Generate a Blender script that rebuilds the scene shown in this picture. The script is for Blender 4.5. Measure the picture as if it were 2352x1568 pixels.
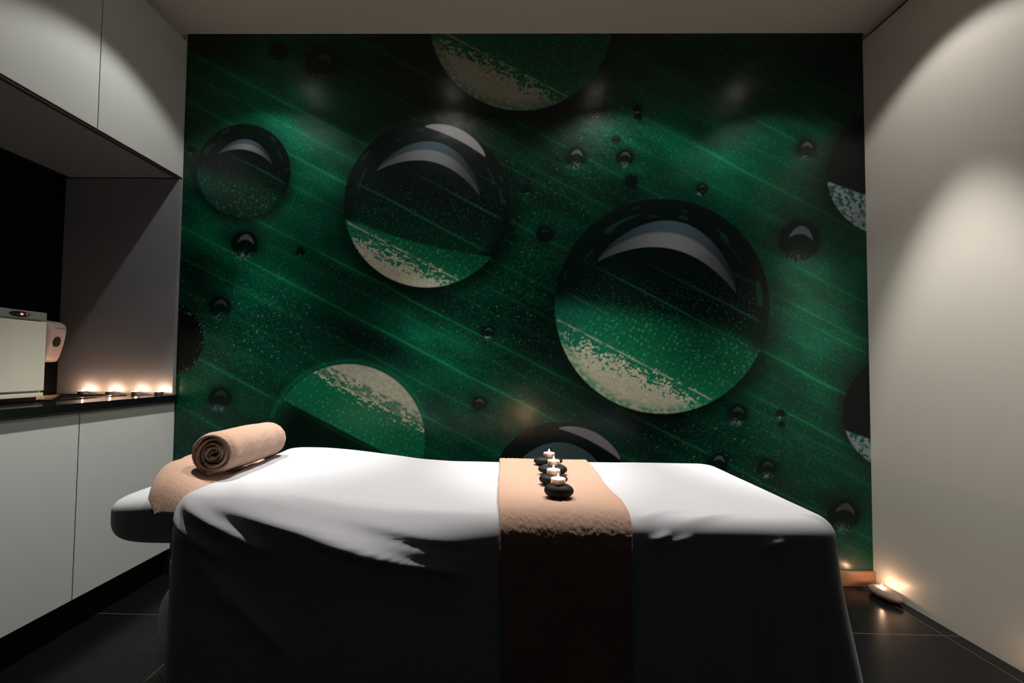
import bpy, bmesh, math, random
import numpy as np
from mathutils import Vector, Matrix

for o in list(bpy.data.objects):
    bpy.data.objects.remove(o)
S = bpy.context.scene
COL = S.collection

# ---------------------------------------------------------------- camera
CAM_F, YAW, PITCH, ROLL = 1060.0, -0.015745, 0.037182, 0.010077
CAM_Y, CAM_Z = -2.18175, 0.98479
cd = bpy.data.cameras.new('camera')
cam = bpy.data.objects.new('camera', cd)
COL.objects.link(cam)
fw = Vector((math.sin(YAW)*math.cos(PITCH), math.cos(YAW)*math.cos(PITCH), math.sin(PITCH)))
rt = Vector((math.cos(YAW), -math.sin(YAW), 0))
up = rt.cross(fw)
r2 = rt*math.cos(ROLL) + up*math.sin(ROLL)
u2 = -rt*math.sin(ROLL) + up*math.cos(ROLL)
M = Matrix((r2, u2, -fw)).transposed().to_4x4()
M.translation = Vector((0, CAM_Y, CAM_Z))
cam.matrix_world = M
cd.sensor_width = 36.0
cd.lens = 36.0*CAM_F/2352
cd.shift_x = 51.457/2352
cd.shift_y = 18.307/2352
cd.clip_start = 0.02
S.camera = cam

# ---------------------------------------------------------------- world and exposure
w = bpy.data.worlds.new('world'); S.world = w; w.use_nodes = True
bg = w.node_tree.nodes['Background']
bg.inputs[0].default_value = (0.42, 0.72, 1.0, 1); bg.inputs[1].default_value = 0.012
S.view_settings.view_transform = 'Standard'
S.view_settings.look = 'None'
S.view_settings.gamma = 1.0
S.view_settings.exposure = 0.0
S.view_settings.use_curve_mapping = False

CORE_W = 57.0      # narrow beam of every downlight
SPILL_W = 6.2     # wide spill of every downlight
LAMP_COL = (1.0, 0.97, 0.925)
FLAME_E = 850.0
LAMPS = [(-1.10, -.475), (-.274, -.475), (.56, -.475), (1.375, -.475)]

H = 2.60           # ceiling height
LX, SK = -1.5289, 0.0286   # front plane of the fitted cabinets, x = LX + SK*y
RX = 1.7375        # right wall
ZU, ZUT = 1.872, 2.556     # upper cabinets bottom and top
ZC = 0.836         # worktop height
ZP = 0.117         # plinth height
FRONT = -3.1
ZT = 0.641         # couch top

# ---------------------------------------------------------------- node helpers
def new_mat(name):
    m = bpy.data.materials.new(name); m.use_nodes = True
    return m, m.node_tree, m.node_tree.nodes['Principled BSDF']
def nd(nt, t, **kw):
    n = nt.nodes.new(t)
    for k, v in kw.items(): setattr(n, k, v)
    return n
def mth(nt, op, a, b=None, c=None):
    n = nt.nodes.new('ShaderNodeMath'); n.operation = op
    for i, v in enumerate((a, b, c)):
        if v is None: continue
        if isinstance(v, (int, float)): n.inputs[i].default_value = v
        else: nt.links.new(v, n.inputs[i])
    return n.outputs[0]
def plain(name, col, rough=.5, spec=.5, metal=0, var=.06, vscale=8, bump=0, bscale=200, bdist=.001, sheen=0, coat=0):
    m, nt, p = new_mat(name)
    tc = nd(nt, 'ShaderNodeTexCoord')
    nz = nd(nt, 'ShaderNodeTexNoise'); nz.inputs['Scale'].default_value = vscale; nz.inputs['Detail'].default_value = 4
    nt.links.new(tc.outputs['Object'], nz.inputs['Vector'])
    mx = nd(nt, 'ShaderNodeMixRGB', blend_type='MIX')
    mx.inputs[1].default_value = (*[c*(1-var) for c in col], 1)
    mx.inputs[2].default_value = (*[min(1, c*(1+var)) for c in col], 1)
    nt.links.new(nz.outputs['Fac'], mx.inputs[0]); nt.links.new(mx.outputs[0], p.inputs['Base Color'])
    p.inputs['Roughness'].default_value = rough
    p.inputs['Specular IOR Level'].default_value = spec
    p.inputs['Metallic'].default_value = metal
    p.inputs['Sheen Weight'].default_value = sheen
    p.inputs['Coat Weight'].default_value = coat
    if bump:
        n2 = nd(nt, 'ShaderNodeTexNoise'); n2.inputs['Scale'].default_value = bscale; n2.inputs['Detail'].default_value = 3
        nt.links.new(tc.outputs['Object'], n2.inputs['Vector'])
        b = nd(nt, 'ShaderNodeBump'); b.inputs['Strength'].default_value = bump; b.inputs['Distance'].default_value = bdist
        nt.links.new(n2.outputs['Fac'], b.inputs['Height']); nt.links.new(b.outputs[0], p.inputs['Normal'])
    return m
def emis(name, col, strength):
    m, nt, p = new_mat(name)
    p.inputs['Base Color'].default_value = (*col, 1)
    p.inputs['Emission Color'].default_value = (*col, 1)
    p.inputs['Emission Strength'].default_value = strength
    return m

M_wall = plain('warm_white_wall_paint', (.64, .60, .535), .38, .35, var=.02, vscale=3, bump=.15, bscale=160, bdist=.0006)
M_ceil = plain('ceiling_paint', (.72, .665, .59), .8, .2, var=.03, vscale=5)
M_lam = plain('grey_white_laminate', (.68, .705, .685), .32, .4, var=.015, vscale=4)
M_seam = plain('dark_seam', (.03, .022, .018), .6)
M_panel = plain('lilac_grey_panel', (.27, .275, .31), .45, .35, var=.03)
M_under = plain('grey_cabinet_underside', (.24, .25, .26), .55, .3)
M_black = plain('black_glass_splashback', (.0015, .0015, .0015), .35, .2, var=.1)
M_plinth = plain('black_plinth', (.006, .006, .007), .5, .3)
M_counter = plain('black_polished_worktop', (.006, .006, .007), .12, .5, var=.2, vscale=60)
M_sheet = plain('white_cotton', (.47, .47, .49), .85, .15, var=.015, vscale=40, bump=.25, bscale=900, bdist=.0004, sheen=.1)
M_cover = plain('white_jersey_cover', (.50, .52, .52), .85, .15, var=.02, bump=.2, bscale=500, bdist=.0004)
M_vinyl = plain('dark_vinyl', (.02, .022, .03), .4, .4)
M_towel = plain('beige_terry', (.47, .30, .215), .95, .05, var=.16, vscale=260, bump=.8, bscale=600, bdist=.0015, sheen=.25)
M_stone = plain('black_basalt', (.006, .0065, .007), .6, .22, var=.3, vscale=90, bump=.35, bscale=260, bdist=.0006)
M_alu = plain('thin_aluminium', (.82, .74, .68), .32, .5, metal=.85, var=.04)
M_wick = plain('charred_wick', (.02, .015, .01), .9)
M_beige = plain('beige_enamel', (.82, .82, .69), .4, .4, var=.02)
M_trimgrey = plain('grey_plastic', (.30, .31, .29), .45, .4)
M_dark = plain('dark_plastic', (.02, .022, .022), .4, .4)
M_disp = plain('pale_pink_plastic', (.62, .52, .49), .35, .45, var=.02)
M_steel = plain('brushed_steel', (.35, .34, .33), .28, .5, metal=1)
M_sink = plain('black_composite', (.008, .008, .009), .25, .5)
M_wood = plain('warm_wood', (.24, .115, .055), .45, .4, var=.25, vscale=14)
M_rock = plain('speckled_tan_stone', (.20, .135, .10), .7, .3, var=.4, vscale=70, bump=.5, bscale=120, bdist=.002)
M_lamp = plain('brushed_downlight_ring', (.6, .6, .6), .3, .5, metal=1)
M_led = emis('red_indicator', (1, .05, .03), 9)
M_lens = emis('downlight_lens', (1, .93, .84), 12)
M_lowbounce = plain('dark_low_bounce', (.02, .02, .022), .8, .2)  # dark so unseen side surfaces bounce little light onto the sheet
# wax glows a little from inside: subsurface
m, nt, p = new_mat('white_wax'); M_wax = m
p.inputs['Base Color'].default_value = (.92, .84, .74, 1); p.inputs['Roughness'].default_value = .35
p.inputs['Subsurface Weight'].default_value = .4; p.inputs['Subsurface Radius'].default_value = (.01, .006, .004)
# flame
m, nt, p = new_mat('candle_flame'); M_flame = m
p.inputs['Base Color'].default_value = (0, 0, 0, 1)
p.inputs['Emission Color'].default_value = (1, .60, .36, 1)
p.inputs['Emission Strength'].default_value = FLAME_E

# black floor tiles with thin pale grout
m, nt, p = new_mat('black_floor_tile'); M_floor = m
tc = nd(nt, 'ShaderNodeTexCoord'); sp = nd(nt, 'ShaderNodeSeparateXYZ')
nt.links.new(tc.outputs['Object'], sp.inputs[0])
X, Y = sp.outputs[0], sp.outputs[1]
def groutline(v, period):
    f = mth(nt, 'FRACT', mth(nt, 'DIVIDE', v, period))
    d = mth(nt, 'MINIMUM', f, mth(nt, 'SUBTRACT', 1.0, f))
    return mth(nt, 'LESS_THAN', mth(nt, 'MULTIPLY', d, period), .0013)
gx = groutline(mth(nt, 'SUBTRACT', X, 1.679-.552*10), .552)
gy = groutline(mth(nt, 'ADD', mth(nt, 'MULTIPLY_ADD', X, .0137, Y), .3728+.552*10), .552)
g = mth(nt, 'MAXIMUM', gx, gy)
nz = nd(nt, 'ShaderNodeTexNoise'); nz.inputs['Scale'].default_value = 12; nz.inputs['Detail'].default_value = 6
nt.links.new(tc.outputs['Object'], nz.inputs['Vector'])
cr = nd(nt, 'ShaderNodeMixRGB'); cr.inputs[1].default_value = (.0025, .0025, .0028, 1); cr.inputs[2].default_value = (.006, .006, .0065, 1)
nt.links.new(nz.outputs['Fac'], cr.inputs[0])
mx = nd(nt, 'ShaderNodeMixRGB'); mx.inputs[2].default_value = (.09, .075, .065, 1)
nt.links.new(g, mx.inputs[0]); nt.links.new(cr.outputs[0], mx.inputs[1]); nt.links.new(mx.outputs[0], p.inputs['Base Color'])
p.inputs['Roughness'].default_value = .24; p.inputs['Specular IOR Level'].default_value = .18

# ---------------------------------------------------------------- object helpers
def link(name, me, mat, parent=None, smooth=False):
    o = bpy.data.objects.new(name, me); COL.objects.link(o)
    if mat is not None: me.materials.append(mat)
    if smooth:
        me.polygons.foreach_set('use_smooth', [True]*len(me.polygons))
    if parent is not None: o.parent = parent
    return o
def obj(name, bm, mat, parent=None, smooth=False):
    bmesh.ops.recalc_face_normals(bm, faces=bm.faces)
    me = bpy.data.meshes.new(name); bm.to_mesh(me); bm.free()
    return link(name, me, mat, parent, smooth)
def grid_obj(name, V, nu, nv, mat, parent=None, close_u=False, smooth=True):
    """V array (nu*nv,3) laid out row by row (nu rows of nv)."""
    ru = nu if close_u else nu-1
    i = np.arange(ru)[:, None]; j = np.arange(nv-1)[None, :]
    a = i*nv+j; b = i*nv+j+1; c = ((i+1) % nu)*nv+j+1; d = ((i+1) % nu)*nv+j
    F = np.stack([a, b, c, d], -1).reshape(-1, 4)
    me = bpy.data.meshes.new(name)
    me.vertices.add(len(V)); me.vertices.foreach_set('co', np.asarray(V, dtype=np.float32).ravel())
    me.loops.add(F.size); me.loops.foreach_set('vertex_index', F.ravel().astype(np.int32))
    me.polygons.add(len(F)); me.polygons.foreach_set('loop_start', (np.arange(len(F))*4).astype(np.int32))
    me.update(calc_edges=True)
    return link(name, me, mat, parent, smooth)
def thing(name, label, cat, loc=(0, 0, 0), rz=0, group=None):
    o = bpy.data.objects.new(name, None); COL.objects.link(o)
    o.location = loc; o.rotation_euler = (0, 0, rz); o.empty_display_size = .05
    o['label'] = label; o['category'] = cat
    if group: o['group'] = group
    return o
def tag(o, label, cat, group=None):
    o['label'] = label; o['category'] = cat
    if group: o['group'] = group
    return o
def struct(o):
    o['kind'] = 'structure'; return o
def box(bm, x0, x1, y0, y1, z0, z1, bev=0, seg=2, skew=0):
    vs = [bm.verts.new((x+skew*y, y, z)) for z in (z0, z1) for y in (y0, y1) for x in (x0, x1)]
    idx = [(0, 2, 3, 1), (4, 5, 7, 6), (0, 1, 5, 4), (2, 6, 7, 3), (0, 4, 6, 2), (1, 3, 7, 5)]
    fs = [bm.faces.new([vs[k] for k in f]) for f in idx]
    if bev:
        es = list({e for f in fs for e in f.edges})
        bmesh.ops.bevel(bm, geom=es, offset=bev, segments=seg, profile=.5, affect='EDGES')
    return bm
def bx(*a, **k): return box(bmesh.new(), *a, **k)
def lathe(prof, n=40, cx=0, cy=0, bm=None):
    bm = bm or bmesh.new(); rings = []
    for r, z in prof:
        if r < 1e-6: rings.append([bm.verts.new((cx, cy, z))])
        else: rings.append([bm.verts.new((cx+r*math.cos(2*math.pi*k/n), cy+r*math.sin(2*math.pi*k/n), z)) for k in range(n)])
    for a, b in zip(rings[:-1], rings[1:]):
        for k in range(n):
            q = [a[k % len(a)], a[(k+1) % len(a)], b[(k+1) % len(b)], b[k % len(b)]]
            q = list(dict.fromkeys(q))
            if len(q) > 2: bm.faces.new(q)
    return bm
def tube(p0, p1, r, n=16, bm=None):
    bm = bm or bmesh.new(); p0 = Vector(p0); p1 = Vector(p1); d = (p1-p0)
    q = d.to_track_quat('Z', 'Y').to_matrix()
    rings = []
    for p_ in (p0, p1):
        rings.append([bm.verts.new(p_+q@Vector((r*math.cos(2*math.pi*k/n), r*math.sin(2*math.pi*k/n), 0))) for k in range(n)])
    for k in range(n): bm.faces.new([rings[0][k], rings[0][(k+1) % n], rings[1][(k+1) % n], rings[1][k]])
    bm.faces.new(rings[0][::-1]); bm.faces.new(rings[1])
    return bm
def copy_tree(o, parent=None):
    c = o.copy(); COL.objects.link(c)
    if parent is not None: c.parent = parent
    for ch in list(o.children): copy_tree(ch, c)
    return c
rng = np.random.default_rng(7)
def ss(a, b, x):
    t = np.clip((x-a)/(b-a), 0, 1); return t*t*(3-2*t)
def vnoise(u, v, seed=0):
    T = np.random.default_rng(seed).random((256, 256))
    iu = np.floor(u).astype(int); iv = np.floor(v).astype(int); fu = u-iu; fv = v-iv
    fu = fu*fu*(3-2*fu); fv = fv*fv*(3-2*fv)
    g = lambda a, b: T[a % 256, b % 256]
    return (g(iu, iv)*(1-fu)+g(iu+1, iv)*fu)*(1-fv)+(g(iu, iv+1)*(1-fu)+g(iu+1, iv+1)*fu)*fv

# ================================================================ ROOM
struct(obj('floor', bx(-2.2, RX+.1, FRONT, .1, -.08, 0), M_floor))
struct(obj('ceiling', bx(-2.2, RX+.1, FRONT, .1, H, H+.08), M_ceil))
struct(obj('wall_back', bx(-2.2, RX+.1, .004, .1, 0, H), M_wall))
struct(obj('wall_left', bx(-2.3, -2.0935, FRONT, .1, 0, H, skew=0), M_lowbounce))
struct(obj('wall_right', bx(RX, RX+.1, -1.02, .004, 0, 2.56), M_wall))
struct(obj('added_dark_panel', bx(RX+.01, RX+.1, FRONT, -1.021, 0, 2.56), M_lowbounce))     # unseen dark panel added to keep bounce off the sheet front
struct(obj('shadow_gap_strip', bx(RX+.035, RX+.1, FRONT, .004, 2.56, H), M_seam))  # recessed strip coloured dark as the shade in the gap below the ceiling
struct(obj('baseboard_back', bx(LX+.01, RX, -.016, .004, 0, .067, bev=.002), M_wood))

# ================================================================ LEAF MURAL
AH = np.array([[486.21111395, 24.48367785, 1136.22181011], [-1.19573936, -480.26775064, 1329.24751713], [-.00734058, .01734341, 1.]])
def build_mural():
    nx, nz_ = 1000, 790
    xs = np.linspace(LX-.0, RX, nx); zs = np.linspace(.067, H, nz_)
    Xg, Zg = np.meshgrid(xs, zs)
    den = AH[2, 0]*Xg+AH[2, 1]*Zg+1
    P = (AH[0, 0]*Xg+AH[0, 1]*Zg+AH[0, 2])/den        # units of the printed artwork
    Q = (AH[1, 0]*Xg+AH[1, 1]*Zg+AH[1, 2])/den
    ca, sa = math.cos(.48), math.sin(.48)
    A = P*ca+Q*sa; B = -P*sa+Q*ca                      # along and across the leaf veins
    W = Q-.52*P
    n1 = vnoise(A/55, B/22, 1); n2 = vnoise(P/140, Q/140, 2); n3 = vnoise(A/9, B/5, 3); n4 = vnoise(P/3.2, Q/3.2, 4); n3b = .6*vnoise(A/13, B/4, 6)+.4*n3
    Wj = W+4*(vnoise(A/90, B/90, 5)-.5)
    def gs(cx, cy, rx, ry, ang=0):
        c, s = math.cos(ang), math.sin(ang); dx = P-cx; dy = Q-cy
        return np.exp(-(((dx*c+dy*s)/rx)**2+((-dx*s+dy*c)/ry)**2))
    # worley dots
    def dots(sc, rad, seed, dens=1.0):
        u = A/sc; v = B/sc; iu = np.floor(u).astype(int); iv = np.floor(v).astype(int)
        R = np.random.default_rng(seed); T = R.random((3, 512, 512)); best = np.zeros_like(u)
        for a in (-1, 0, 1):
            for b in (-1, 0, 1):
                ia = (iu+a) % 512; ib = (iv+b) % 512
                px = iu+a+.2+.6*T[0][ia, ib]; py = iv+b+.2+.6*T[1][ia, ib]; br = T[2][ia, ib]
                br = np.where(br < 1-dens, 0, br)
                d = np.hypot(u-px, v-py)*sc
                best = np.maximum(best, br*np.clip(1.25-d/rad, 0, 1))
        return best
    D1 = dots(8.5, 2.7, 11); D2 = dots(6.5, 1.7, 12, .35); D3 = dots(17, 3.2, 13, .35); D4 = dots(12, 3.4, 14)
    # broad light and dark of the leaf
    L = .27+.10*(n2-.5)
    for cx, cy, rx, ry, a, k in [(650, 300, 170, 90, .5, .62), (700, 215, 75, 50, 0, .55), (560, 610, 150, 70, .5, .35), (960, 800, 110, 70, .6, .45),
                                 (1620, 330, 200, 90, .5, .42), (1400, 300, 90, 70, 0, .30), (1880, 760, 110, 170, 0, .28), (1700, 300, 90, 60, .3, .2),
                                 (1180, 640, 120, 90, .5, .05), (640, 450, 90, 110, 0, .25), (470, 520, 60, 60, 0, .2), (1560, 870, 30, 30, 0, 0),
                                 (1835, 610, 70, 32, .1, .65), (1850, 1080, 130, 100, .4, .12), (1180, 950, 120, 90, 0, .08), (1960, 1210, 60, 50, 0, .25),
                                 (560, 595, 45, 18, .2, .3), (1320, 385, 34, 18, 0, .4), (1435, 388, 34, 14, 0, .3), (655, 130, 55, 30, .2, .30), (1860, 372, 40, 12, .1, .25),
                                 (450, 900, 60, 60, 0, .15)]:
        L = L+k*gs(cx, cy, rx, ry, a)
    for cx, cy, rx, ry, a, k in [(960, 160, 150, 90, .4, .85), (860, 790, 170, 50, .35, .9), (1000, 700, 190, 45, .25, .7), (1480, 980, 230, 75, .3, .85),
                                 (1240, 420, 120, 70, .5, .55), (1040, 255, 120, 45, .3, .9), (1330, 230, 130, 60, -.5, .8), (1250, 780, 110, 150, .3, .5),
                                 (450, 620, 70, 60, .3, .7), (1900, 130, 170, 90, .3, .8), (1560, 120, 200, 60, .3, .55), (1130, 500, 60, 110, 0, .6), (1900, 450, 60, 90, 0, .5),
                                 (1200, 980, 130, 50, 0, .5), (640, 760, 110, 60, .5, .35), (700, 990, 160, 60, 0, .4), (480, 100, 120, 55, 0, .6), (740, 140, 90, 40, .2, .5),
                                 (1790, 640, 40, 130, 0, .3), (1400, 440, 120, 40, .3, .35), (1700, 1120, 160, 60, .4, .35), (1930, 1150, 60, 40, 0, .4), (1950, 860, 40, 60, 0, .4)]:
        L = L*(1-k*gs(cx, cy, rx, ry, a))
    L = L*(.74+.52*n1)*.92
    L = np.clip(1.12*np.clip(L, 0, 2)**1.3, .012, 1.3)
    dk = np.array([.0006, .0050, .0040]); mid = np.array([.0015, .085, .041]); hi = np.array([.003, .21, .115])
    def ramp(L):
        L = L[..., None]
        return np.where(L < .5, dk+(mid-dk)*(L/.5), mid+(hi-mid)*np.clip((L-.5)/.8, 0, 1))
    Cc = ramp(L)
    # veins: strong and weak lines
    vein = np.zeros_like(P)
    for k, (w0, s, wd) in enumerate([(-870, .25, 2.5), (-790, .3, 2.5), (-715, .45, 2.5), (-628, .6, 2.6), (-562, .25, 2), (-497, .8, 3), (-425, .3, 2), (-337, .7, 3), (-290, .3, 2), (-250, .55, 2.4), (-223, .55, 2.4), (-170, .3, 2),
                                     (-104, 1.0, 3.2), (-55, .45, 2.4), (8, .85, 3.2), (40, .4, 2), (75, .4, 2), (130, .3, 2), (197, .85, 3.2), (240, .3, 2), (303, .8, 3.4), (375, .45, 2.6), (448, .5, 2.8), (520, .35, 2), (587, .8, 3.4), (650, .3, 2), (720, .5, 3), (800, .4, 2)]):
        fade = .45+.75*vnoise(A/130+k*7.3, B*0+k, 20+k)
        vein = np.maximum(vein, s*fade*np.exp(-((Wj-w0)/wd)**2))
        vein = np.maximum(vein, s*.14*np.exp(-((Wj-w0)/11)**2))
    vcol = np.array([.010, .20, .055])
    Lv = np.clip(.22+L*1.1, 0, 1.3)[..., None]
    Cc = Cc+vein[..., None]*vcol*Lv
    # pores and sparkles
    dot = D1**1.5
    Cc = Cc+dot[..., None]*np.array([.02, .17, .10])*(.12+L[..., None])*.9
    wet = np.clip(.30+gs(1430, 300, 130, 100)+.8*gs(560, 760, 150, 140)+.7*gs(1250, 520, 130, 190)+.7*gs(1180, 700, 120, 120)+.8*gs(1690, 1050, 190, 120)-.9*gs(1600, 330, 130, 80)-.6*gs(700, 420, 160, 110), 0, 1.3)
    Cc = Cc+(D2**2*wet)[..., None]*np.array([.07, .22, .15])*(.5+.5*L[..., None])
    Cc = Cc+(D3**4*wet)[..., None]*np.array([.14, .30, .22])*.8
    Cc = Cc*(1-.35*(ss(.62, .9, n3)*wet)[..., None])
    beige = np.array([.325, .325, .245])
    def put(mask, col):
        nonlocal Cc
        mask = mask[..., None]; Cc = Cc*(1-mask)+mask*col
    def disc(cx, cy, r, soft=1.6): return 1-ss(r-soft, r+soft, np.hypot(P-cx, Q-cy))
    def crescent(x0, y0, x1, y1, t_out, t_in):
        """lens between two parabola arcs standing on the chord (x0,y0)-(x1,y1); heights measured upward from the chord"""
        dx, dy = x1-x0, y1-y0; n = math.hypot(dx, dy); ux, uy = dx/n, dy/n
        a = ((P-x0)*ux+(Q-y0)*uy)/n; h = (P-x0)*uy-(Q-y0)*ux
        s = np.clip(1-(2*a-1)**2, 0, 1)
        so = np.sqrt(s); ho = t_out*(.55*s+.45*so); hi_ = t_in*s
        m_ = ss(-1.2, 1.2, ho-h)*ss(-1.2, 1.2, h-hi_)*(a > 0)*(a < 1)
        return m_, np.clip((h-hi_)/np.maximum(ho-hi_, 1), 0, 1), a
    def big_drop(cx, cy, r, lens_top, lens_soft, line_w, cres, small, body=.16, rim_green=True, dotk=1.0, beige_far=30, yx=1.0, lens_k=1.0):
        nonlocal Cc
        rr = np.hypot(P-cx, (Q-cy)*yx)
        Cc = Cc*(1-.78*np.exp(-(np.maximum(rr-r, 0)/(r*.16))**2)*(.45+.55*ss(-.6, .9, (Q-cy)/r)))[..., None]
        mk = 1-ss(r-1.8, r+1.2, rr)
        # dark body of the drop
        bd = np.array([.0012, .006, .0045])*np.ones(P.shape+(1,))
        sw = ss(.66, .80, vnoise(np.arctan2(Q-cy, P-cx)*6, rr/9, 31))*ss(.80, .86, rr/r)*ss(.99, .93, rr/r)*(Q < cy)
        bd = bd+sw[..., None]*np.array([.004, .022, .014])
        lo = ss(-.15, .55, (Q-cy-.18*(P-cx))/r)*ss(1.0, .8, rr/r)
        vv = 0
        for w0 in (-337, -250, -170, -98, -5, 80, 200, 303): vv = np.maximum(vv, np.exp(-((Wj-w0)/2.6)**2))
        ins = ss(.98, .78, rr/r)*ss(-.55, .1, (Q-cy)/r)
        bd = bd+(vv*ins)[..., None]*np.array([.004, .055, .025])+(lo*body)[..., None]*np.array([.003, .10, .045])+(D1**2*ins)[..., None]*np.array([.01, .09, .055])*dotk
        put(mk, bd)
        # bright refracted lens
        top = lens_top(P, Q)
        lm = ss(-1.5-lens_soft, 1.5+lens_soft, top)*mk
        gl = .55+.55*ss(-r*.2, r*.55, W-line_w+r*.25)
        lc = lens_k*np.array([.004, .115, .048])*gl[..., None]
        lc = lc+(D4**1.3)[..., None]*np.array([.05, .25, .13])*.55+((D1**2))[..., None]*np.array([.03, .14, .08])*.6
        left = ss(cx-r*.2, cx-r, P)
        lc = lc*(1-left[..., None]*.4)+left[..., None]*.4*np.array([.008, .09, .075])
        th = (W-line_w)/beige_far*.8+1.7*(n3b-.5)+1.1*(n4-.5)-.32-.35*left
        bm_ = ss(-.15, .25, th)
        edge = ss(r-28, r-6, rr)*ss(.45, .75, n4*.5+n3*.5+.15)*rim_green
        bcol = beige*(.80+.35*n4[..., None])
        bcol = bcol*(1-edge[..., None]*.8)+edge[..., None]*.8*np.array([.01, .16, .07])
        lc = lc*(1-bm_[..., None])+bm_[..., None]*bcol
        ln = np.exp(-((Wj-line_w+10)/2.0)**2)*(rr < r-4)*ss(.25, .5, vnoise(A/14, B/3, 41))
        lc = lc*(1-.8*ln[..., None])+.8*ln[..., None]*beige
        put(lm, lc)
        for (x0, y0, x1, y1, to, ti, kind) in cres:
            m_, t, a = crescent(x0, y0, x1, y1, to, ti)
            if kind == 0:
                c0 = np.array([.155, .165, .175]); c1 = np.array([.045, .075, .090])
                band = ss(.5, .62, t)
                col = c0*(1-band[..., None])+c1*band[..., None]
                col = col*(1-.55*ss(.6, 1, a)[..., None])*(1-.45*ss(.3, 0, a)[..., None])
                col = col*(.6+.7*np.exp(-((a-.5)/.25)**2)[..., None])
            else: col = np.array([.26, .255, .265])*np.ones(P.shape+(1,))
            put(m_*mk, col)
    # top drop
    big_drop(1197, 43, 211, lambda p, q: (q+400)*1.0, 3, -446, [], 0, beige_far=26)
    # left small drop
    big_drop(560, 392, 108, lambda p, q: q-(388+.32*(p-455)), 14, 262, [(503, 352, 624, 376, 44, 20, 0)], 0, beige_far=16, rim_green=False, dotk=.5, lens_k=.45)
    # middle drop
    big_drop(981, 469, 191, lambda p, q: q-(500+.262*(p-786)+12*np.sin((p-786)/345*3.14)), 1, 104, [(866, 392, 1101, 449, 96, 50, 0), (976, 291, 1114, 360, 31, 7, 1)], 0, beige_far=34, rim_green=False)
    # large drop
    big_drop(1521, 703, 247, lambda p, q: np.minimum(q-(668+.17*(p-1278))-25, (q-.52*p+100)*1.0), 26, 78, [(1373, 600, 1690, 673, 130, 66, 0)], 0, beige_far=36)
    # lower left, upside down
    cx5, cy5, r5 = 800, 1012, 176
    rr = np.hypot(P-cx5, Q-cy5)
    Cc = Cc*(1-.72*(1-ss(r5-45, r5+8, rr)))[..., None]
    m5 = (1-ss(176-1.5, 176+1.5, rr))
    m5b = m5*ss(3, -3, W-(580+0*P))
    lc = np.array([.004, .105, .045])*np.ones(P.shape+(1,))+(D4**1.3)[..., None]*np.array([.05, .25, .13])*.45
    th = (492-W)/30-.4+1.7*(n3b-.5)+1.1*(n4-.5)-1.3*ss(880, 960, P)*0
    b5 = ss(-.15, .3, th)
    gapm = ss(.3, .6, np.exp(-((W-462)/16)**2))*ss(.35, .6, n3)
    b5 = b5*(1-.8*gapm)
    lc = lc*(1-b5[..., None])+b5[..., None]*(beige*(.8+.35*n4[..., None]))
    put(m5b, lc)
    rimg = np.exp(-((rr-183)/6)**2)*(Q < 960)
    Cc = Cc+rimg[..., None]*np.array([.002, .035, .015])
    # bottom middle drop behind the couch
    rr = np.hypot(P-1283, Q-1124)
    put(1-ss(153, 157, rr), np.array([.0010, .005, .004])*np.ones(P.shape+(1,)))
    m_, t, a = crescent(1188, 1070, 1385, 1085, 62, 20)
    put(m_, np.array([.035, .055, .06])*np.ones(P.shape+(1,)))
    m_, t, a = crescent(1283, 984, 1424, 1056, 30, 8)
    put(m_, np.array([.15, .15, .16])*np.ones(P.shape+(1,)))
    # drops cut by the right edge
    for cx, cy, r, lt, lw in [(2042, 398, 143, 418, 0), (2068, 948, 132, 988, 0)]:
        rr = np.hypot(P-cx, Q-cy)
        Cc = Cc*(1-.6*np.exp(-(np.maximum(rr-r, 0)/22)**2))[..., None]
        mk = 1-ss(r-1.5, r+1.5, rr)
        put(mk, np.array([.0008, .003, .003])*np.ones(P.shape+(1,)))
        top = Q-lt-.35*(P-(cx-r+5))
        lm = ss(-2, 2, top)*mk
        th = ss(.35, .6, n3*.6+n4*.4+.12*ss(20, 60, top))
        put(lm, np.array([.006, .09, .08])*(1-th[..., None])+th[..., None]*np.array([.22, .25, .25]))
    # drop cut by the left edge
    rr = np.hypot((P-388)/.95, Q-778)
    put(1-ss(82, 86, rr), np.array([.0010, .005, .004])*np.ones(P.shape+(1,)))
    sp_ = ss(.72, .85, n4)*np.exp(-((rr-78)/5)**2)
    Cc = Cc+sp_[..., None]*np.array([.15, .2, .18])
    # small drops: dark bead, pale cap, bright foot
    for cx, cy, r, cap, ft in [(562, 560, 33, .8, .8), (505, 705, 27, .25, .3), (505, 915, 28, .15, .5), (1323, 360, 25, 1, .9), (1435, 362, 21, .5, .6), (1852, 342, 24, .5, .3),
                               (1836, 552, 50, .8, .35), (1250, 538, 20, .1, 0), (1100, 927, 18, .4, 0), (1121, 762, 15, .3, .8), (1612, 433, 14, .2, 1), (1450, 415, 15, 0, 0),
                               (1694, 950, 24, .2, .6), (1762, 1074, 22, .3, .8), (1650, 1062, 24, .4, 0), (738, 148, 38, .22, .3), (1372, 252, 20, .4, .9), (1465, 250, 10, 0, 1), (1466, 268, 9, 0, 1),
                               (1938, 1182, 40, .45, .5), (1793, 950, 11, 0, .8), (1795, 975, 8, 0, 1), (1415, 320, 10, .2, .4), (1212, 437, 9, 0, .3), (690, 578, 10, 0, .4), (440, 345, 8, 0, .6), (640, 118, 22, .1, .3)]:
        rr = np.hypot(P-cx, Q-cy)
        Cc = Cc*(1-.6*np.exp(-(rr/(r*1.3))**4))[..., None]
        put((1-ss(r*.86, r*1.02, rr))*.93, np.array([.0008, .006, .005])*np.ones(P.shape+(1,)))
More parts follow.
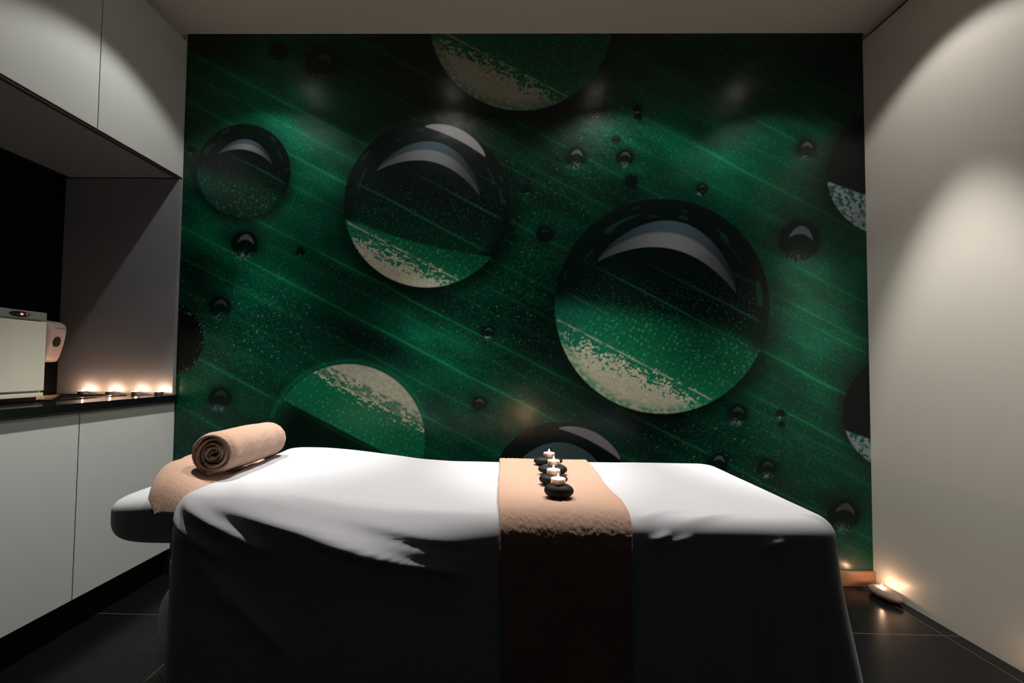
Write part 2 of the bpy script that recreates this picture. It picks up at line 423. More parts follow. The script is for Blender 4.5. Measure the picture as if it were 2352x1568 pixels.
        if cap:
            m_, t, a = crescent(cx-r*.48, cy-r*.12, cx+r*.62, cy+r*.02, r*.62, r*.25)
            put(m_*cap*.8, np.array([.13, .16, .165])*np.ones(P.shape+(1,)))
        if ft:
            f = np.exp(-(((P-cx+r*.1)/(r*.5))**2+((Q-cy-r*.82)/(r*.26))**2))*ft*ss(.25, .75, n4)
            Cc = Cc+f[..., None]*np.array([.16, .32, .26])
    # wet vertical seam where two lengths of wallpaper meet
    Cc = np.clip(Cc, 0, 1)
    V = np.zeros((nx*nz_, 3)); V[:, 0] = Xg.ravel(); V[:, 2] = Zg.ravel()
    o = grid_obj('leaf_mural', V, nz_, nx, None, smooth=False)
    me = o.data
    ca_ = me.color_attributes.new('print', 'FLOAT_COLOR', 'POINT')
    rgba = np.ones((nx*nz_, 4), dtype=np.float32); rgba[:, :3] = Cc.reshape(-1, 3)
    ca_.data.foreach_set('color', rgba.ravel())
    m, nt, p = new_mat('printed_leaf_wallpaper')
    at = nd(nt, 'ShaderNodeAttribute', attribute_name='print')
    nt.links.new(at.outputs['Color'], p.inputs['Base Color'])
    p.inputs['Roughness'].default_value = .26; p.inputs['Specular IOR Level'].default_value = .32
    tc = nd(nt, 'ShaderNodeTexCoord'); nz = nd(nt, 'ShaderNodeTexNoise'); nz.inputs['Scale'].default_value = 7
    nt.links.new(tc.outputs['Object'], nz.inputs['Vector'])
    b = nd(nt, 'ShaderNodeBump'); b.inputs['Strength'].default_value = .25; b.inputs['Distance'].default_value = .01
    nt.links.new(nz.outputs['Fac'], b.inputs['Height']); nt.links.new(b.outputs[0], p.inputs['Normal'])
    me.materials.append(m)
    tag(o, 'large dark green wall mural of water drops on a veined leaf', 'mural')
    return o
build_mural()

# ================================================================ FITTED CABINETS
def cab(name, label, y0, y1, z0, z1, upper):
    t = thing(name, label, 'cabinet', (LX, (y0+y1)/2, z0), group='wall cabinets' if upper else 'base cabinets')
    off = (y0+y1)/2; sx = SK*off
    def B(xa, xb, ya, yb, za, zb, **k):
        b = bmesh.new(); box(b, xa, xb, ya-off, yb-off, za-z0, zb-z0, skew=SK, **k)
        for v in b.verts: v.co.x += sx
        return b
    zb = z0+(.006 if upper else 0)
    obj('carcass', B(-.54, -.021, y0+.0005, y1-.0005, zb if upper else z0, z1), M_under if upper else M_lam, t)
    d = obj('door', B(-.019, 0, y0+.0018, y1-.0018, z0+(.010 if upper else 0), z1-(.0 if upper else .006), bev=.0012), M_lam, t)
    if upper:
        obj('bottom_edge', B(-.021, -.004, y0+.0005, y1-.0005, z0, z0+.010), M_seam, t)['label'] = 'black strip under the door'
    return t
ys = [0.0, -.464, -.928, -1.392, -1.856]
cab('wall_cabinet', 'pale grey wall cabinet beside the green mural, above the tealights', ys[1], -.001, ZU, ZUT, True)
cab('wall_cabinet', 'pale grey wall cabinet nearer the viewer, left of the thin vertical seam', ys[2], ys[1], ZU, ZUT, True)
yb = [0.0, -.487, -1.05]
cab('base_cabinet', 'pale grey base cabinet beside the mural, behind the head cushion', yb[1], -.001, ZP, ZC-.032, False)
cab('base_cabinet', 'pale grey base cabinet at the left edge, nearer the viewer', yb[2], yb[1], ZP, ZC-.032, False)
struct(obj('trim_2', bx(-2.09, LX-.028, ys[2], -.001, ZUT+.001, H, skew=SK), M_lam))       # filler to the ceiling
bm = bx(-2.05, LX-.05, yb[2], -.001, 0, ZP-.001, skew=SK); box(bm, LX-.0495, LX+.009, -.014, -.001, 0, ZP-.001)
o = obj('plinth', bm, M_plinth); tag(o, 'black recessed plinth running under the base cabinets', 'plinth')
# worktop with a sink cut-out
SX0, SX1, SY0, SY1 = -2.00, -1.715, -.42, -.085
bm = bmesh.new()
xa, xb = -2.085, LX+.012
for (x0, x1, y0, y1) in ((xa, SX0, yb[2]-.02, -.001), (SX1, xb, yb[2]-.02, -.001), (SX0, SX1, SY1, -.001), (SX0, SX1, yb[2]-.02, SY0)):
    box(bm, x0, x1, y0, y1, ZC-.030, ZC, skew=SK)
tag(obj('worktop', bm, M_counter), 'glossy black worktop on the base cabinets, reflecting the tealights', 'worktop')
t = thing('inset_sink', 'black inset sink in the worktop behind the tealight reflections', 'sink', (0, 0, ZC))
bm = bmesh.new()
a0, a1, b0, b1 = SX0, SX1, SY0, SY1
for (x0, x1, y0, y1) in ((a0-.012, a0+.004, b0-.012, b1+.012), (a1-.004, a1+.012, b0-.012, b1+.012), (a0+.004, a1-.004, b0-.012, b0+.004), (a0+.004, a1-.004, b1-.004, b1+.012)):
    box(bm, x0, x1, y0, y1, .0005, .004, skew=SK)
obj('rim', bm, M_sink, t)
bm = bmesh.new()
e = .004
box(bm, a0+e, a0+e+.004, b0+e, b1-e, -.026, 0, skew=SK); box(bm, a1-e-.004, a1-e, b0+e, b1-e, -.026, 0, skew=SK)
box(bm, a0+e, a1-e, b0+e, b0+e+.004, -.026, 0, skew=SK); box(bm, a0+e, a1-e, b1-e-.004, b1-e, -.026, 0, skew=SK)
box(bm, a0+e, a1-e, b0+e, b1-e, -.030, -.026, skew=SK)
obj('basin', bm, M_steel, t)
# niche lining
o = obj('side_panel', bx(-2.086, LX-.002, -.018, -.001, ZC+.0005, ZU, skew=SK), M_panel); tag(o, 'lilac-grey panel at the end of the niche, lit by tealights', 'panel')
o = obj('splashback', bx(-2.093, -2.088, yb[2], -.019, ZC+.0005, ZU, skew=0), M_black); tag(o, 'black splashback on the wall between worktop and wall cabinets', 'splashback')
# deep underside of the wall cabinets is the carcass itself

# ---- towel warmer
TW = (-1.72, -.45)
t = thing('towel_warmer', 'beige countertop towel warmer with a red light at left edge', 'appliance', (TW[0], TW[1], ZC))
z0 = .018; zt = 1.178-ZC
def shell():
    b = bmesh.new(); n = 24; prof = []
    for k in range(n+1):
        y = -.45*k/n
        prof.append((y, zt-.004-.010*(1-math.sin(math.pi*min(1, (.06+(-y))/.22*.5)) if -y < .16 else 0)))
    for i, x in enumerate((-.30, -.014)):
        pass
    rows = []
    for x in (-.30, -.014):
        rows.append(([b.verts.new((x, y, z0)) for y, z in prof], [b.verts.new((x, y, z)) for y, z in prof]))
    for s in range(n):
        (l0, u0), (l1, u1) = rows
        b.faces.new([u0[s], u0[s+1], u1[s+1], u1[s]]); b.faces.new([l0[s], l1[s], l1[s+1], l0[s+1]])
        b.faces.new([l0[s], l0[s+1], u0[s+1], u0[s]]); b.faces.new([l1[s], u1[s], u1[s+1], l1[s+1]])
    b.faces.new([rows[0][0][0], rows[0][1][0], rows[1][1][0], rows[1][0][0]])
    b.faces.new([rows[0][0][n], rows[1][0][n], rows[1][1][n], rows[0][1][n]])
    return b
obj('housing', shell(), M_beige, t)
obj('door', bx(-.012, .004, -.447, -.003, .040, zt-.042, bev=.003), M_beige, t)
obj('drip_tray', bx(-.012, .002, -.447, -.003, z0, .034, bev=.002), M_beige, t)
cp = obj('control_panel', bx(-.013, .003, -.448, -.002, zt-.036, zt-.006, bev=.003), M_trimgrey, t); cp['label'] = 'grey control strip'
ov = lathe([(0, 0), (.0085, 0), (.010, -.0010), (.010, -.003), (0, -.003)], 32)
for v in ov.verts:
    x, y, z = v.co; v.co = Vector((.0048+z*.5, y*3.6-.105, x+zt-.0205))
kp = obj('key_strip', ov, M_dark, cp)
bt = lathe([(0, .0014), (.004, .0012), (.005, 0), (0, 0)], 20)
for v in bt.verts: x, y, z = v.co; v.co = Vector((.005+z, y-.080, x+zt-.0205))
obj('button', bt, M_trimgrey, cp)
ld = lathe([(0, .0022), (.0028, .0012), (.0034, 0), (0, 0)], 20)
for v in ld.verts: x, y, z = v.co; v.co = Vector((.005+z, y*1.6-.098, x+zt-.0205))
obj('indicator_light', ld, M_led, cp)['label'] = 'glowing red light'
obj('base', bx(-.295, -.016, -.440, -.010, .0005, z0-.0005, bev=.002), M_dark, t)

# ---- soap dispenser on the splashback
t = thing('soap_dispenser', 'pale wall-mounted soap dispenser with a dark oval window', 'dispenser', (-2.087, -.165, .985))
n = 40; V = []
prof = [(.0, .085, .045), (.004, .108, .049), (.03, .120, .052), (.08, .134, .055), (.12, .142, .056), (.150, .144, .056), (.168, .138, .054), (.180, .116, .050), (.186, .08, .043), (.188, .0, .02)]
bm = bmesh.new(); rings = []
for z, dp, hw in prof:
    ring = []
    for k in range(n+1):
        a = math.pi*(k/n)-math.pi/2
        s = math.copysign(abs(math.sin(a))**.45, math.sin(a)); c = abs(math.cos(a))**.45
        ring.append(bm.verts.new((dp*c, hw*s, z)))
    rings.append(ring)
for a, b in zip(rings[:-1], rings[1:]):
    for k in range(n): bm.faces.new([a[k], a[k+1], b[k+1], b[k]])
    bm.faces.new([a[n], a[0], b[0], b[n]])
bm.faces.new(rings[0]); 
hs = obj('housing', bm, M_disp, t, smooth=True)
ov = lathe([(0, .003), (.015, .0028), (.017, .001), (.017, -.006), (0, -.006)], 32)
for v in ov.verts:
    x, y, z = v.co; v.co = Vector((.1375+z+.17*(x*1.35), y*1.0-.004, x*1.35+.090))
obj('window', ov, M_dark, t)['label'] = 'dark oval window'
lg = bx(.1425, .1447, -.022, .030, .148, .152); obj('name_mark', lg, M_trimgrey, t)

# ================================================================ TEALIGHTS
def make_tealight():
    t = thing('tealight', '', 'tealight')
    obj('cup', lathe([(0, 0), (.0180, 0), (.0188, .001), (.0190, .0155), (.0196, .0162), (.0186, .0164), (.0182, .0158), (.0182, .002), (0, .0015)], 48), M_alu, t, True)
    obj('wax', lathe([(.0001, .0120), (.005, .0120), (.014, .0126), (.0180, .0134), (.0181, .0022), (0, .0022)], 40), M_wax, t, True)
    obj('wick', lathe([(0, .0115), (.0007, .0115), (.0006, .0168), (0, .0170)], 8), M_wick, t)
    fl = obj('flame', lathe([(0, .0155), (.0016, .0165), (.0026, .0190), (.0024, .0215), (.0014, .0250), (.0005, .0275), (0, .0285)], 16), M_flame, t, True)
    return t
proto = None
def tealight(loc, label, group, rz=0):
    global proto
    if proto is None: proto = make_tealight(); o = proto
    else: o = copy_tree(proto)
    o.location = loc; o.rotation_euler = (0, 0, rz); o['label'] = label; o['group'] = group
    return o
g1 = 'tealights on the worktop'
for (x, y, lab) in ((-1.930, -.052, 'lit tealight on the worktop, furthest left, nearest the soap dispenser'),
                    (-1.803, -.050, 'lit tealight on the worktop, second from the left'),
                    (-1.679, -.052, 'lit tealight on the worktop, third from the left'),
                    (-1.572, -.052, 'lit tealight on the worktop, furthest right, beside the mural')):
    tealight((x, y, ZC+.0003), lab, g1, x*9)

# ================================================================ MASSAGE COUCH, SHEET
CX0, CY0, HA, HB, RC = .018, -.777, .787, .340, .08
def ztop(x, y):
    r = .040*ss(-.15, -.66, x)*(.75+.25*ss(-1.0, -.5, y))
    return ZT+r-.004*np.exp(-((x+.02)/.25)**2)
def outline(n):
    """rounded rectangle: points, outward normals, even arc steps, counter-clockwise from +x"""
    pts = []; 
    segs = [((HA, -HB+RC), (HA, HB-RC)), 'c', ((HA-RC, HB), (-HA+RC, HB)), 'c', ((-HA, HB-RC), (-HA, -HB+RC)), 'c', ((-HA+RC, -HB), (HA-RC, -HB)), 'c']
    cs = [(HA-RC, HB-RC, 0), (-HA+RC, HB-RC, 90), (-HA+RC, -HB+RC, 180), (HA-RC, -HB+RC, 270)]
    P, N = [], []; ci = 0
    for s in segs:
        if s == 'c':
            cx, cy, a0 = cs[ci]; ci += 1
            for k in range(24):
                a = math.radians(a0+90*k/24); P.append((cx+RC*math.cos(a), cy+RC*math.sin(a))); N.append((math.cos(a), math.sin(a)))
        else:
            (x0, y0), (x1, y1) = s; L = math.hypot(x1-x0, y1-y0); m_ = int(L/.0045)
            nx_, ny_ = (y1-y0)/L, -(x1-x0)/L
            for k in range(m_): P.append((x0+(x1-x0)*k/m_, y0+(y1-y0)*k/m_)); N.append((nx_, ny_))
    return np.array(P), np.array(N)
def ridge(u, v, u0, v0, u1, v1, wd, h, taper=True):
    du, dv = u1-u0, v1-v0; L = math.hypot(du, dv)
    a = ((u-u0)*du+(v-v0)*dv)/L/L; d = ((u-u0)*dv-(v-v0)*du)/L
    e = np.clip(1-(2*np.clip(a, 0, 1)-1)**2, 0, 1)*(a > 0)*(a < 1) if taper else 1
    return h*e*np.exp(-(d/wd)**2)
P_, N_ = outline(0)
nO = len(P_)
OX, OY = P_[:, 0]+CX0, P_[:, 1]+CY0
ang_s = np.arange(nO)
front = np.clip(-N_[:, 1], 0, 1); left = np.clip(-N_[:, 0], 0, 1); right = np.clip(N_[:, 0], 0, 1); back = np.clip(N_[:, 1], 0, 1)
Rr = .046-.016*left**2+front**2*(.075*np.exp(-((OX+.33)/.22)**2)-.006)            # radius of the soft top edge
rings = []
NT, NR, ND = 70, 16, 70
sc = np.linspace(0, 1, NT+1)[1:]
for k in sc:
    # interior: ease towards the inset outline
    ix = P_[:, 0]-N_[:, 0]*Rr; iy = P_[:, 1]-N_[:, 1]*Rr
    x = CX0+ix*k; y = CY0+iy*k
    rings.append((x, y, ztop(x, y), 0*x, 0))
for q in range(1, NR+1):
    a = (math.pi/2)*q/NR
    x = OX-N_[:, 0]*Rr*(1-math.sin(a)); y = OY-N_[:, 1]*Rr*(1-math.sin(a))
    z = ztop(x, y)-Rr*(1-math.cos(a))
    rings.append((x, y, z, 0*x+q/NR, 1))
hem = .10+.0*OX
hem = hem+left*(.06*ss(-.95, -.85, OY))
for q in range(1, ND+1):
    t_ = q/ND
    z0_ = ztop(OX, OY)-Rr
    z = z0_+(hem-z0_)*t_
    rings.append((OX+0*z, OY+0*z, z, 0*OX+1, 2))
RX_ = np.array([r[0] for r in rings]); RY_ = np.array([r[1] for r in rings]); RZ_ = np.array([r[2] for r in rings])
kind_ = np.array([r[4] for r in rings]); qq = np.array([r[3] for r in rings])
depth = np.where(kind_[:, None] == 0, 0, np.where(kind_[:, None] == 1, Rr[None, :]*(1-np.cos(qq*math.pi/2)), (ztop(OX, OY)[None, :]-RZ_)))
# displacement along the outward normal on the hanging part
dn = np.zeros_like(RX_)
edge_w = ss(.0, .05, depth)
fr = front[None, :]**2
dn += fr*edge_w*(.020*depth/.5)*(1+.0*RX_)
bul = np.exp(-((RX_+.33)/.25)**2)
dn += fr*edge_w*.012*bul*np.exp(-((depth-.08)/.07)**2)
# tension folds running from the head corner along the front
R3 = ridge(RX_, depth, -.775, .020, -.60, .135, .012, .020)+ridge(RX_, depth, -.74, .005, -.50, .110, .013, .022)+ridge(RX_, depth, -.68, .012, -.20, .098, .014, .016)
R3 += ridge(RX_, depth, -.45, .070, -.05, .120, .010, .012)-ridge(RX_, depth, -.42, .035, -.02, .078, .009, .007)+ridge(RX_, depth, -.72, .10, -.42, .36, .02, .012)
R3 += ridge(RX_, depth, .34, .050, .40, .028, .008, .007)+ridge(RX_, depth, .35, .065, .45, .034, .008, .006)+ridge(RX_, depth, .60, .055, .66, .045, .008, .006)
dn += fr*R3*ss(0, .014, depth)
# vertical folds at the foot end corner
vf = lambda x0, wd, h: h*np.exp(-((RX_-x0)/wd)**2)*ss(.03, .35, depth)
dn += fr*(vf(.56, .012, .016)+vf(.70, .012, .020)-vf(.63, .03, .010)+vf(-.62, .03, .010)+vf(-.3, .06, .012)+vf(.1, .08, .010)+vf(.4, .05, .008))
corner = (right*front*2)[None, :]
dn += corner*ss(.02, .5, depth)*.025+right[None, :]*ss(.02, .5, depth)*.025
dn += right[None, :]*.012*np.sin(RY_*34)*ss(.05, .5, depth)+back[None, :]*.010*np.sin(RX_*21)*ss(.05, .5, depth)
# head end: sheet flares outward towards its far corner
fl = np.exp(-((RY_+.72)/.17)**2)
dn += left[None, :]**1.0*(.27*ss(.10, .46, depth)*fl+.0*depth)
dn += (left*front*2)[None, :]*ss(.0, .1, depth)*.008
RX_ = RX_+N_[:, 0][None, :]*dn; RY_ = RY_+N_[:, 1][None, :]*dn
# fine creases across the top
wz = np.zeros_like(RX_)
topm = (1-ss(.0, .03, depth))
for (x0, y0, x1, y1, wd, h) in ((-.62, -.97, .04, -1.01, .022, -.0016), (-.34, -.60, .04, -.62, .02, -.0010), (-.55, -1.04, .02, -1.075, .016, .004), (-.6, -.86, .0, -.90, .02, .0015),
                                (.33, -1.10, .46, -1.03, .014, .006), (.40, -1.12, .60, -1.05, .012, .004), (.70, -1.05, .80, -1.10, .010, .005), (-.70, -.9, -.60, -1.1, .02, .003)):
    wz += ridge(RX_, RY_, x0, y0, x1, y1, wd, h)
RZ_ = RZ_+wz*topm+.0012*(vnoise(RX_*14+40, RY_*14+40, 51)-.5)
V = np.stack([RX_, RY_, RZ_], -1)[3:]
centre = np.repeat(np.array([[[CX0, CY0, float(ztop(CX0, CY0))]]]), nO, 1)
V = np.concatenate([centre, V], 0)
nr = V.shape[0]
# lay rings out: rows = around (closed), columns = rings
Vt = V.transpose(1, 0, 2).reshape(-1, 3)
sheet = grid_obj('bed_sheet', Vt, nO, nr, M_sheet, close_u=True)
bm = bmesh.new(); bm.from_mesh(sheet.data); bmesh.ops.remove_doubles(bm, verts=bm.verts, dist=1e-5); bmesh.ops.recalc_face_normals(bm, faces=bm.faces)
bm.to_mesh(sheet.data); bm.free()
so = sheet.modifiers.new('thickness', 'SOLIDIFY'); so.thickness = .0012; so.offset = -1
sheet.data.polygons.foreach_set('use_smooth', [True]*len(sheet.data.polygons))
tag(sheet, 'white sheet draped over the massage couch, hanging almost to the floor', 'sheet')

t = thing('massage_couch', 'massage couch under the white sheet with a face cushion at its left end', 'massage table', (CX0, CY0, 0))
bm = bmesh.new(); box(bm, -HA+.05, HA-.05, -HB+.08, HB-.05, ZT-.085, ZT-.012, bev=.03, seg=5)
obj('padded_top', bm, M_vinyl, t, True)
obj('frame', bx(-.70, .70, -.28, .28, ZT-.125, ZT-.087, bev=.004), M_vinyl, t)
for sx in (-1, 1):
    for sy in (-1, 1):
        obj('leg', tube((sx*.64, sy*.25, 0), (sx*.60, sy*.24, ZT-.10), .02), M_vinyl, t)
# face cushion with fitted white cover
def cushion(x0, x1, y0, y1, z0, z1):
    n, m_ = 96, 40; V = []
    for i in range(m_+1):
        ph = -math.pi/2+math.pi*i/m_
        for k in range(n):
            th = 2*math.pi*k/n
            c, s = math.cos(th), math.sin(th); cp_, sp_ = math.cos(ph), math.sin(ph)
            e = .62
            px = math.copysign(abs(c)**e, c)*abs(cp_)**.42; py = math.copysign(abs(s)**e, s)*abs(cp_)**.42; pz = math.copysign(abs(sp_)**.62, sp_)
            x = (x0+x1)/2+px*(x1-x0)/2; y = (y0+y1)/2+py*(y1-y0)/2; z = (z0+z1)/2+pz*(z1-z0)/2
            tt = (x1-x)/(x1-x0)
            z -= max(0, pz)*.035*tt**1.5                # top slopes down to the tip
            V.append((x, y, z))
    V = np.array(V).reshape(m_+1, n, 3).transpose(1, 0, 2).reshape(-1, 3)
    return V, n, m_+1
V, n, m_ = cushion(-1.10-CX0, -.76-CX0, -.93-CY0, -.62-CY0, .478, .640)
fc = grid_obj('face_cushion', V, n, m_, M_cover, t, close_u=True); fc['label'] = 'face cushion in a white fitted cover'
obj('cushion_bracket', bx(-.90-CX0, -.70-CX0, -.80-CY0, -.76-CY0, .46, .50), M_vinyl, t)

# ================================================================ TOWELS
def cloth_strip(name, xl, xr, s_pts, nu, mat, thick, fuzz=.0012, off=.0, wob=.004):
    """strip running across the couch following the (y,z) polyline s_pts, from xl to xr (functions of arc fraction)"""
    L = np.concatenate([[0], np.cumsum(np.hypot(*np.diff(s_pts, axis=0).T))]); T = L/L[-1]
    nv = int(L[-1]/.0035); tv = np.linspace(0, 1, nv)
    y = np.interp(tv, T, s_pts[:, 0]); z = np.interp(tv, T, s_pts[:, 1])
    dy = np.gradient(y); dz = np.gradient(z); nn = np.hypot(dy, dz); ny, nz = -dz/nn, dy/nn
    if (nz.sum() < 0): ny, nz = -ny, -nz
    u = np.linspace(0, 1, nu)
    X0 = xl(tv)+wob*.6*(vnoise(tv*22, tv*0+3, 61)-.5); X1 = xr(tv)+wob*(vnoise(tv*20, tv*0+9, 62)-.5)
    Xg = X0[None, :]*(1-u[:, None])+X1[None, :]*u[:, None]
    e = np.minimum(u, 1-u)*(xr(.5)-xl(.5)); rnd = np.where(e < thick/2, np.sqrt(np.clip(1-(1-e/(thick/2))**2, 0, 1)), 1)[:, None]
    fz = fuzz*(np.random.default_rng(5).random(Xg.shape)-.5)*2+fuzz*.9*(vnoise(Xg*300, (tv*L[-1]*300)[None, :]+0*Xg, 63)-.5)
    big = .003*(vnoise(Xg*9+5, (tv*L[-1]*9)[None, :]+0*Xg, 64)-.5)
    h = off+thick*(.3+.7*rnd)+fz+big
    V = np.stack([Xg, y[None, :]+ny[None, :]*h, z[None, :]+nz[None, :]*h], -1)
    Vb = np.stack([Xg, y[None, :]+ny[None, :]*(off)+0*Xg, z[None, :]+nz[None, :]*(off)+0*Xg], -1)
    loop = np.concatenate([V, Vb[::-1]], 0)
    o = grid_obj(name, loop.reshape(-1, 3), loop.shape[0], nv, mat, close_u=True)
    return o
def section(x, zend_back, zend_front, gap=.003):
    """(y,z) line over the couch at x following the sheet surface"""
    r = .055
    yb_, yf = CY0+HB, CY0-HB
    pts = []
    for z in np.linspace(zend_back, ZT-r, 12): pts.append((yb_+gap, z))
    for a in np.linspace(0, math.pi/2, 14)[1:]: pts.append((yb_-r*(1-math.cos(a))+gap*math.cos(a), ZT-r+r*math.sin(a)))
    for y in np.linspace(yb_-r, yf+r, 60)[1:]: pts.append((y, ZT))
    rf = .052
    pts = [p_ for p_ in pts if p_[1] < ZT-1e-6 or p_[0] > yf+rf]
    for a in np.linspace(0, math.pi/2, 18)[0:]: pts.append((yf+rf*(1-math.sin(a))-gap*math.sin(a), ZT-rf+rf*math.cos(a)))
    for z in np.linspace(ZT-rf, zend_front, 40)[1:]: pts.append((yf-gap-.022*(ZT-z)/.5, z))
    return np.array(pts)
sec = section(.16, .42, .13)
sec[:, 1] += .002
def xl(t_): return .010+0*np.asarray(t_)+.004*np.sin(np.asarray(t_)*9)
def xr(t_): t_ = np.asarray(t_); return .330-.025*ss(.2, .75, t_)+.010*np.exp(-((t_-.56)/.08)**2)
rn = cloth_strip('towel_runner', xl, xr, sec, 100, M_towel, .008)
tag(rn, 'beige terry towel laid across the middle of the massage couch', 'towel')

# rolled towel
def towel_roll(yc0, yc1, xc, zc0, zc1, R):
    turns = 4.6; th = .0105; nA = 420; nL = 90
    a = np.linspace(0, 2*math.pi*turns, nA); gap = .0012
    ro = .010+(R-.010)*a/a[-1]
    ph = a+.75
    wobble = 1+.05*np.sin(ph*2+.4)*(1-a/a[-1])+.10*np.sin(ph*3)*(1-a/a[-1])**2
    ro = ro*wobble
    ri = np.maximum(ro-th*(.8+.2*np.sin(ph*3)), .0015)
    cs = np.concatenate([np.stack([np.cos(ph)*ro, np.sin(ph)*ro], -1), np.stack([np.cos(ph[::-1])*ri[::-1], np.sin(ph[::-1])*ri[::-1]], -1)])
    fr_ = np.concatenate([a/a[-1], a[::-1]/a[-1]])
    t_ = np.linspace(0, 1, nL)
    out = np.zeros((len(cs), nL, 3))
    for j, q in enumerate(t_):
        d0 = q*(yc1-yc0); d1 = (1-q)*(yc1-yc0)
        s = 1-.10*math.exp(-(d0/.012)**2)-.20*math.exp(-(d1/.018)**2)-.02*math.sin(q*9)
        # inner turns end a little deeper than the outer ones, edges are soft
        yy = yc0+q*(yc1-yc0)
        yj = yy+(1-q)**8*(.010*(1-fr_)*1.0+.004*np.sin(fr_*40))-(q**8)*(.030*(1-fr_))
        lump = 1+.02*math.sin(q*23)+0*fr_
        out[:, j, 0] = xc+.017*q+cs[:, 0]*s*lump; out[:, j, 1] = yj; out[:, j, 2] = zc0+(zc1-zc0)*q+cs[:, 1]*s*1.0
    fz = (np.random.default_rng(9).random(out.shape)-.5)*.0016
    out += fz
    o = grid_obj('rolled_towel', out.reshape(-1, 3), len(cs), nL, M_towel, close_u=True)
    # caps of the cloth strip at both ends
    bm = bmesh.new(); bm.from_mesh(o.data); bm.verts.ensure_lookup_table(); n = len(cs); h = n//2
    for j in (0, nL-1):
        for i in range(h-1):
            f = [bm.verts[i*nL+j], bm.verts[(i+1)*nL+j], bm.verts[(n-2-i)*nL+j], bm.verts[(n-1-i)*nL+j]]
            try: bm.faces.new(f)
            except ValueError: pass
    bmesh.ops.recalc_face_normals(bm, faces=bm.faces); bm.to_mesh(o.data); bm.free()
    o.data.polygons.foreach_set('use_smooth', [True]*len(o.data.polygons))
    return o
rl = towel_roll(-.925, -.610, -.775, .7385, .7335, .0650)
tag(rl, 'beige towel rolled up with its spiral end facing the viewer', 'towel')

# folded towel under the roll, over the face cushion
def bspline(n, m):
    """clamped cubic basis, m samples of n control points"""
    k = 3; kn = np.concatenate([[0]*k, np.linspace(0, 1, n-k+1), [1]*k]); t_ = np.linspace(0, 1-1e-9, m)
    Bm = [((kn[i] <= t_) & (t_ < kn[i+1])).astype(float) for i in range(len(kn)-1)]
    for d in range(1, k+1):
        Bm = [sum(((t_-kn[i])/(kn[i+d]-kn[i])*Bm[i] if kn[i+d] > kn[i] else 0*t_,
                   (kn[i+d+1]-t_)/(kn[i+d+1]-kn[i+1])*Bm[i+1] if kn[i+d+1] > kn[i+1] else 0*t_)) for i in range(len(Bm)-1)]
    return np.array(Bm).T
def folded():
    yv = [-.55, -.66, -.78, -.87, -.93, -.978, -1.008, -1.025]
    lx = [-1.02, -1.00, -.965, -.938, -.915, -.892, -.864, -.836]
    tz = [.690, .694, .700, .710, .708, .682, .650, .612]
    rows = []
    for fx, dz, dy in ((-.018, -.075, 0), (-.014, -.040, 0), (.000, .002, 0), (.045, .004, -.004), (.10, -.012, -.006), (.17, -.040, 0), (.24, -.048, .01)):
        row = []
        for q, (y, x, z) in enumerate(zip(yv, lx, tz)):
            k_ = 1.0 if q < 5 else (.6, .25, .08)[q-5]
            row.append((x+fx*(1 if q < 6 else .9), y+dy, z+dz*k_))
        rows.append(row)
    Cp = np.array(rows); nu, nv = 130, 190
    Vv = np.einsum('ui,vj,ijk->uvk', bspline(7, nu), bspline(8, nv), Cp)
    Vv[..., 2] += .006*(vnoise(Vv[..., 0]*16+9, Vv[..., 1]*16+9, 71)-.5)
    Vv[..., 2] += (np.random.default_rng(3).random(Vv.shape[:2])-.5)*.0012
    return Vv, nu, nv
Vf, nu, nv = folded()
o = grid_obj('folded_towel', Vf.reshape(-1, 3), nu, nv, M_towel)
s_ = o.modifiers.new('thickness', 'SOLIDIFY'); s_.thickness = .009; s_.offset = -1
bm = bmesh.new(); bm.from_mesh(o.data); 
if sum(f.normal.z for f in bm.faces) < 0: bmesh.ops.reverse_faces(bm, faces=bm.faces)
bm.to_mesh(o.data); bm.free()
tag(o, 'beige folded towel over the face cushion, under the rolled towel', 'towel')

# ================================================================ STONES AND THEIR TEALIGHTS
def pebble(rx, ry, rz, seed, mat, name='basalt_stone', ex=.80):
    r_ = np.random.default_rng(seed); n, m_ = 72, 36; ph0 = r_.random(6)*6
    V = np.zeros((n, m_+1, 3))
    for k in range(n):
        th = 2*math.pi*k/n
        rad = 1+.035*math.sin(2*th+ph0[0])+.025*math.sin(3*th+ph0[1])
        for i in range(m_+1):
            ph = -math.pi/2+math.pi*i/m_
            c = math.copysign(abs(math.cos(ph))**ex, 1); s = math.sin(ph)
            V[k, i] = (rx*rad*c*math.cos(th), ry*rad*c*math.sin(th), rz*(math.copysign(abs(s)**.95, s))*(1-.10*c*math.sin(th+ph0[2]))+rz)
    V[:, :, 2] -= V[:, :, 2].min()
    return grid_obj(name, V.reshape(-1, 3), n, m_+1, mat, close_u=True)
ZR = ZT+.0125
g2 = 'black stones on the runner'; g3 = 'tealights on the black stones'
lab2 = ['furthest from the viewer', 'second from the mural', 'third from the mural', 'nearest the viewer']
for k, (x, y, rx, ry, rz, ox, rot) in enumerate(((.178, -.588, .0475, .032, .0140, .004, .05), (.178, -.725, .0465, .030, .0150, .003, -.05),
                                               (.164, -.850, .0395, .030, .0145, .001, .1), (.163, -.980, .0385, .032, .0175, -.002, .0))):
    st = pebble(rx, ry, rz, 20+k, M_stone); st.location = (x, y, ZR-.0015); st.rotation_euler = (0, 0, rot)
    tag(st, ('larger rounder' if k == 3 else 'flat oval')+' black stone on the beige runner, '+lab2[k], 'stone', g2)
    tealight((x+ox, y, ZR-.0015+rz*2-.0035), 'lit tealight on a black stone, '+lab2[k], g3, k*1.3)

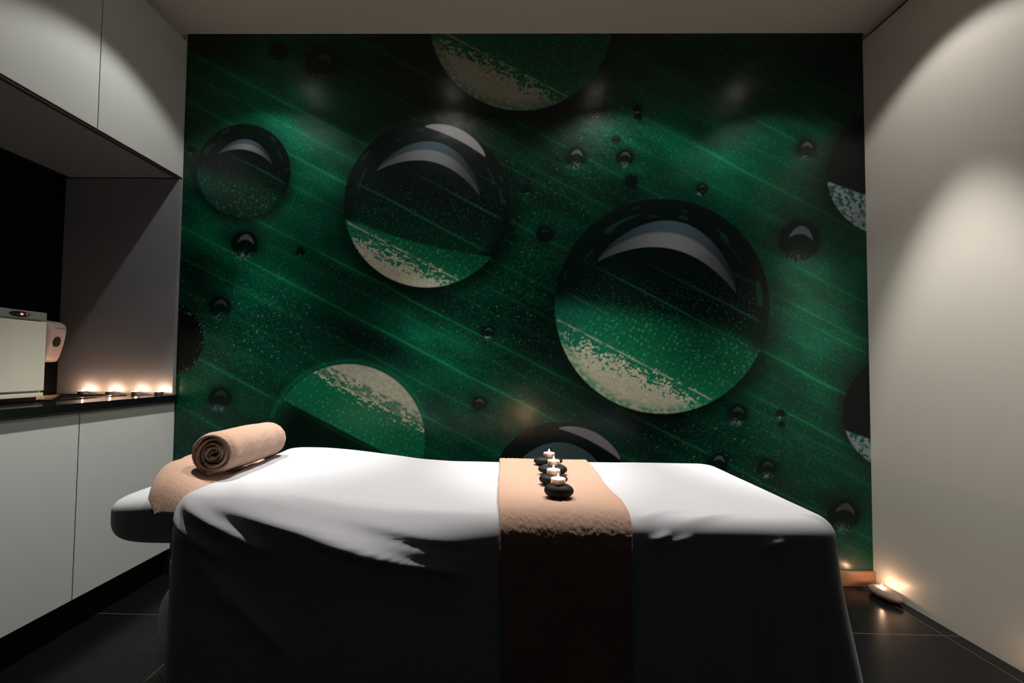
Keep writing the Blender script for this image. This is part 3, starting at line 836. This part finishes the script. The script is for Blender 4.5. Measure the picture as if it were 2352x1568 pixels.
# ================================================================ STONE CANDLE HOLDERS ON THE FLOOR
def rock_holder(x, y, lab, rz):
    t = thing('stone_candle_holder', lab, 'candle holder', (x, y, 0), rz, 'stone holders along the right wall')
    r = pebble(.072, .040, .021, 44, M_rock, 'stone', .6); r.parent = t
    obj('wax', lathe([(0, .0425), (.014, .0425), (.017, .040), (.0175, .030), (0, .030)], 32, -.018, 0), M_wax, t, True)
    fl = lathe([(0, .0435), (.0016, .0445), (.0028, .0470), (.0024, .0500), (.0012, .0530), (0, .0550)], 16, -.018, 0)
    obj('flame', fl, M_flame, t, True)
    return t
rock_holder(1.690, -.122, 'speckled tan stone with a lit candle on the floor in the right corner', -1.53)
rock_holder(1.690, -.750, 'speckled tan stone candle holder against the right wall, just past the right frame edge', -1.53)

# ================================================================ DOWNLIGHTS
sd1 = bpy.data.lights.new('core_beam', 'SPOT'); sd1.energy = CORE_W*4*math.pi/4; sd1.color = LAMP_COL; sd1.spot_size = math.radians(48); sd1.spot_blend = .55; sd1.shadow_soft_size = .022
sd2 = bpy.data.lights.new('spill_beam', 'SPOT'); sd2.energy = SPILL_W*4*math.pi/4; sd2.color = LAMP_COL; sd2.spot_size = math.radians(106); sd2.spot_blend = .30; sd2.shadow_soft_size = .022
first = None
dl = ['furthest left, above the head cushion', 'second from the left', 'third from the left', 'furthest right, by the right wall']
for k, (x, y) in enumerate(LAMPS):
    if first is None:
        t = thing('downlight', '', 'ceiling light', (x, y, H))
        obj('ring', lathe([(.032, -.001), (.045, -.001), (.046, -.004), (.033, -.005), (.030, -.001), (.032, -.0005)], 48), M_lamp, t, True)
        obj('lens', lathe([(0, -.0015), (.028, -.0015), (.028, -.0005), (0, -.0005)], 40), M_lens, t)
        for nm, d in (('core_beam', sd1), ('spill_beam', sd2)):
            lo = bpy.data.objects.new(nm, d); COL.objects.link(lo); lo.parent = t; lo.location = (0, 0, -.008)
        first = t; o = t
    else: o = copy_tree(first)
    o.location = (x, y, H); o['label'] = 'round ceiling downlight over the couch, '+dl[k]; o['group'] = 'ceiling downlights'
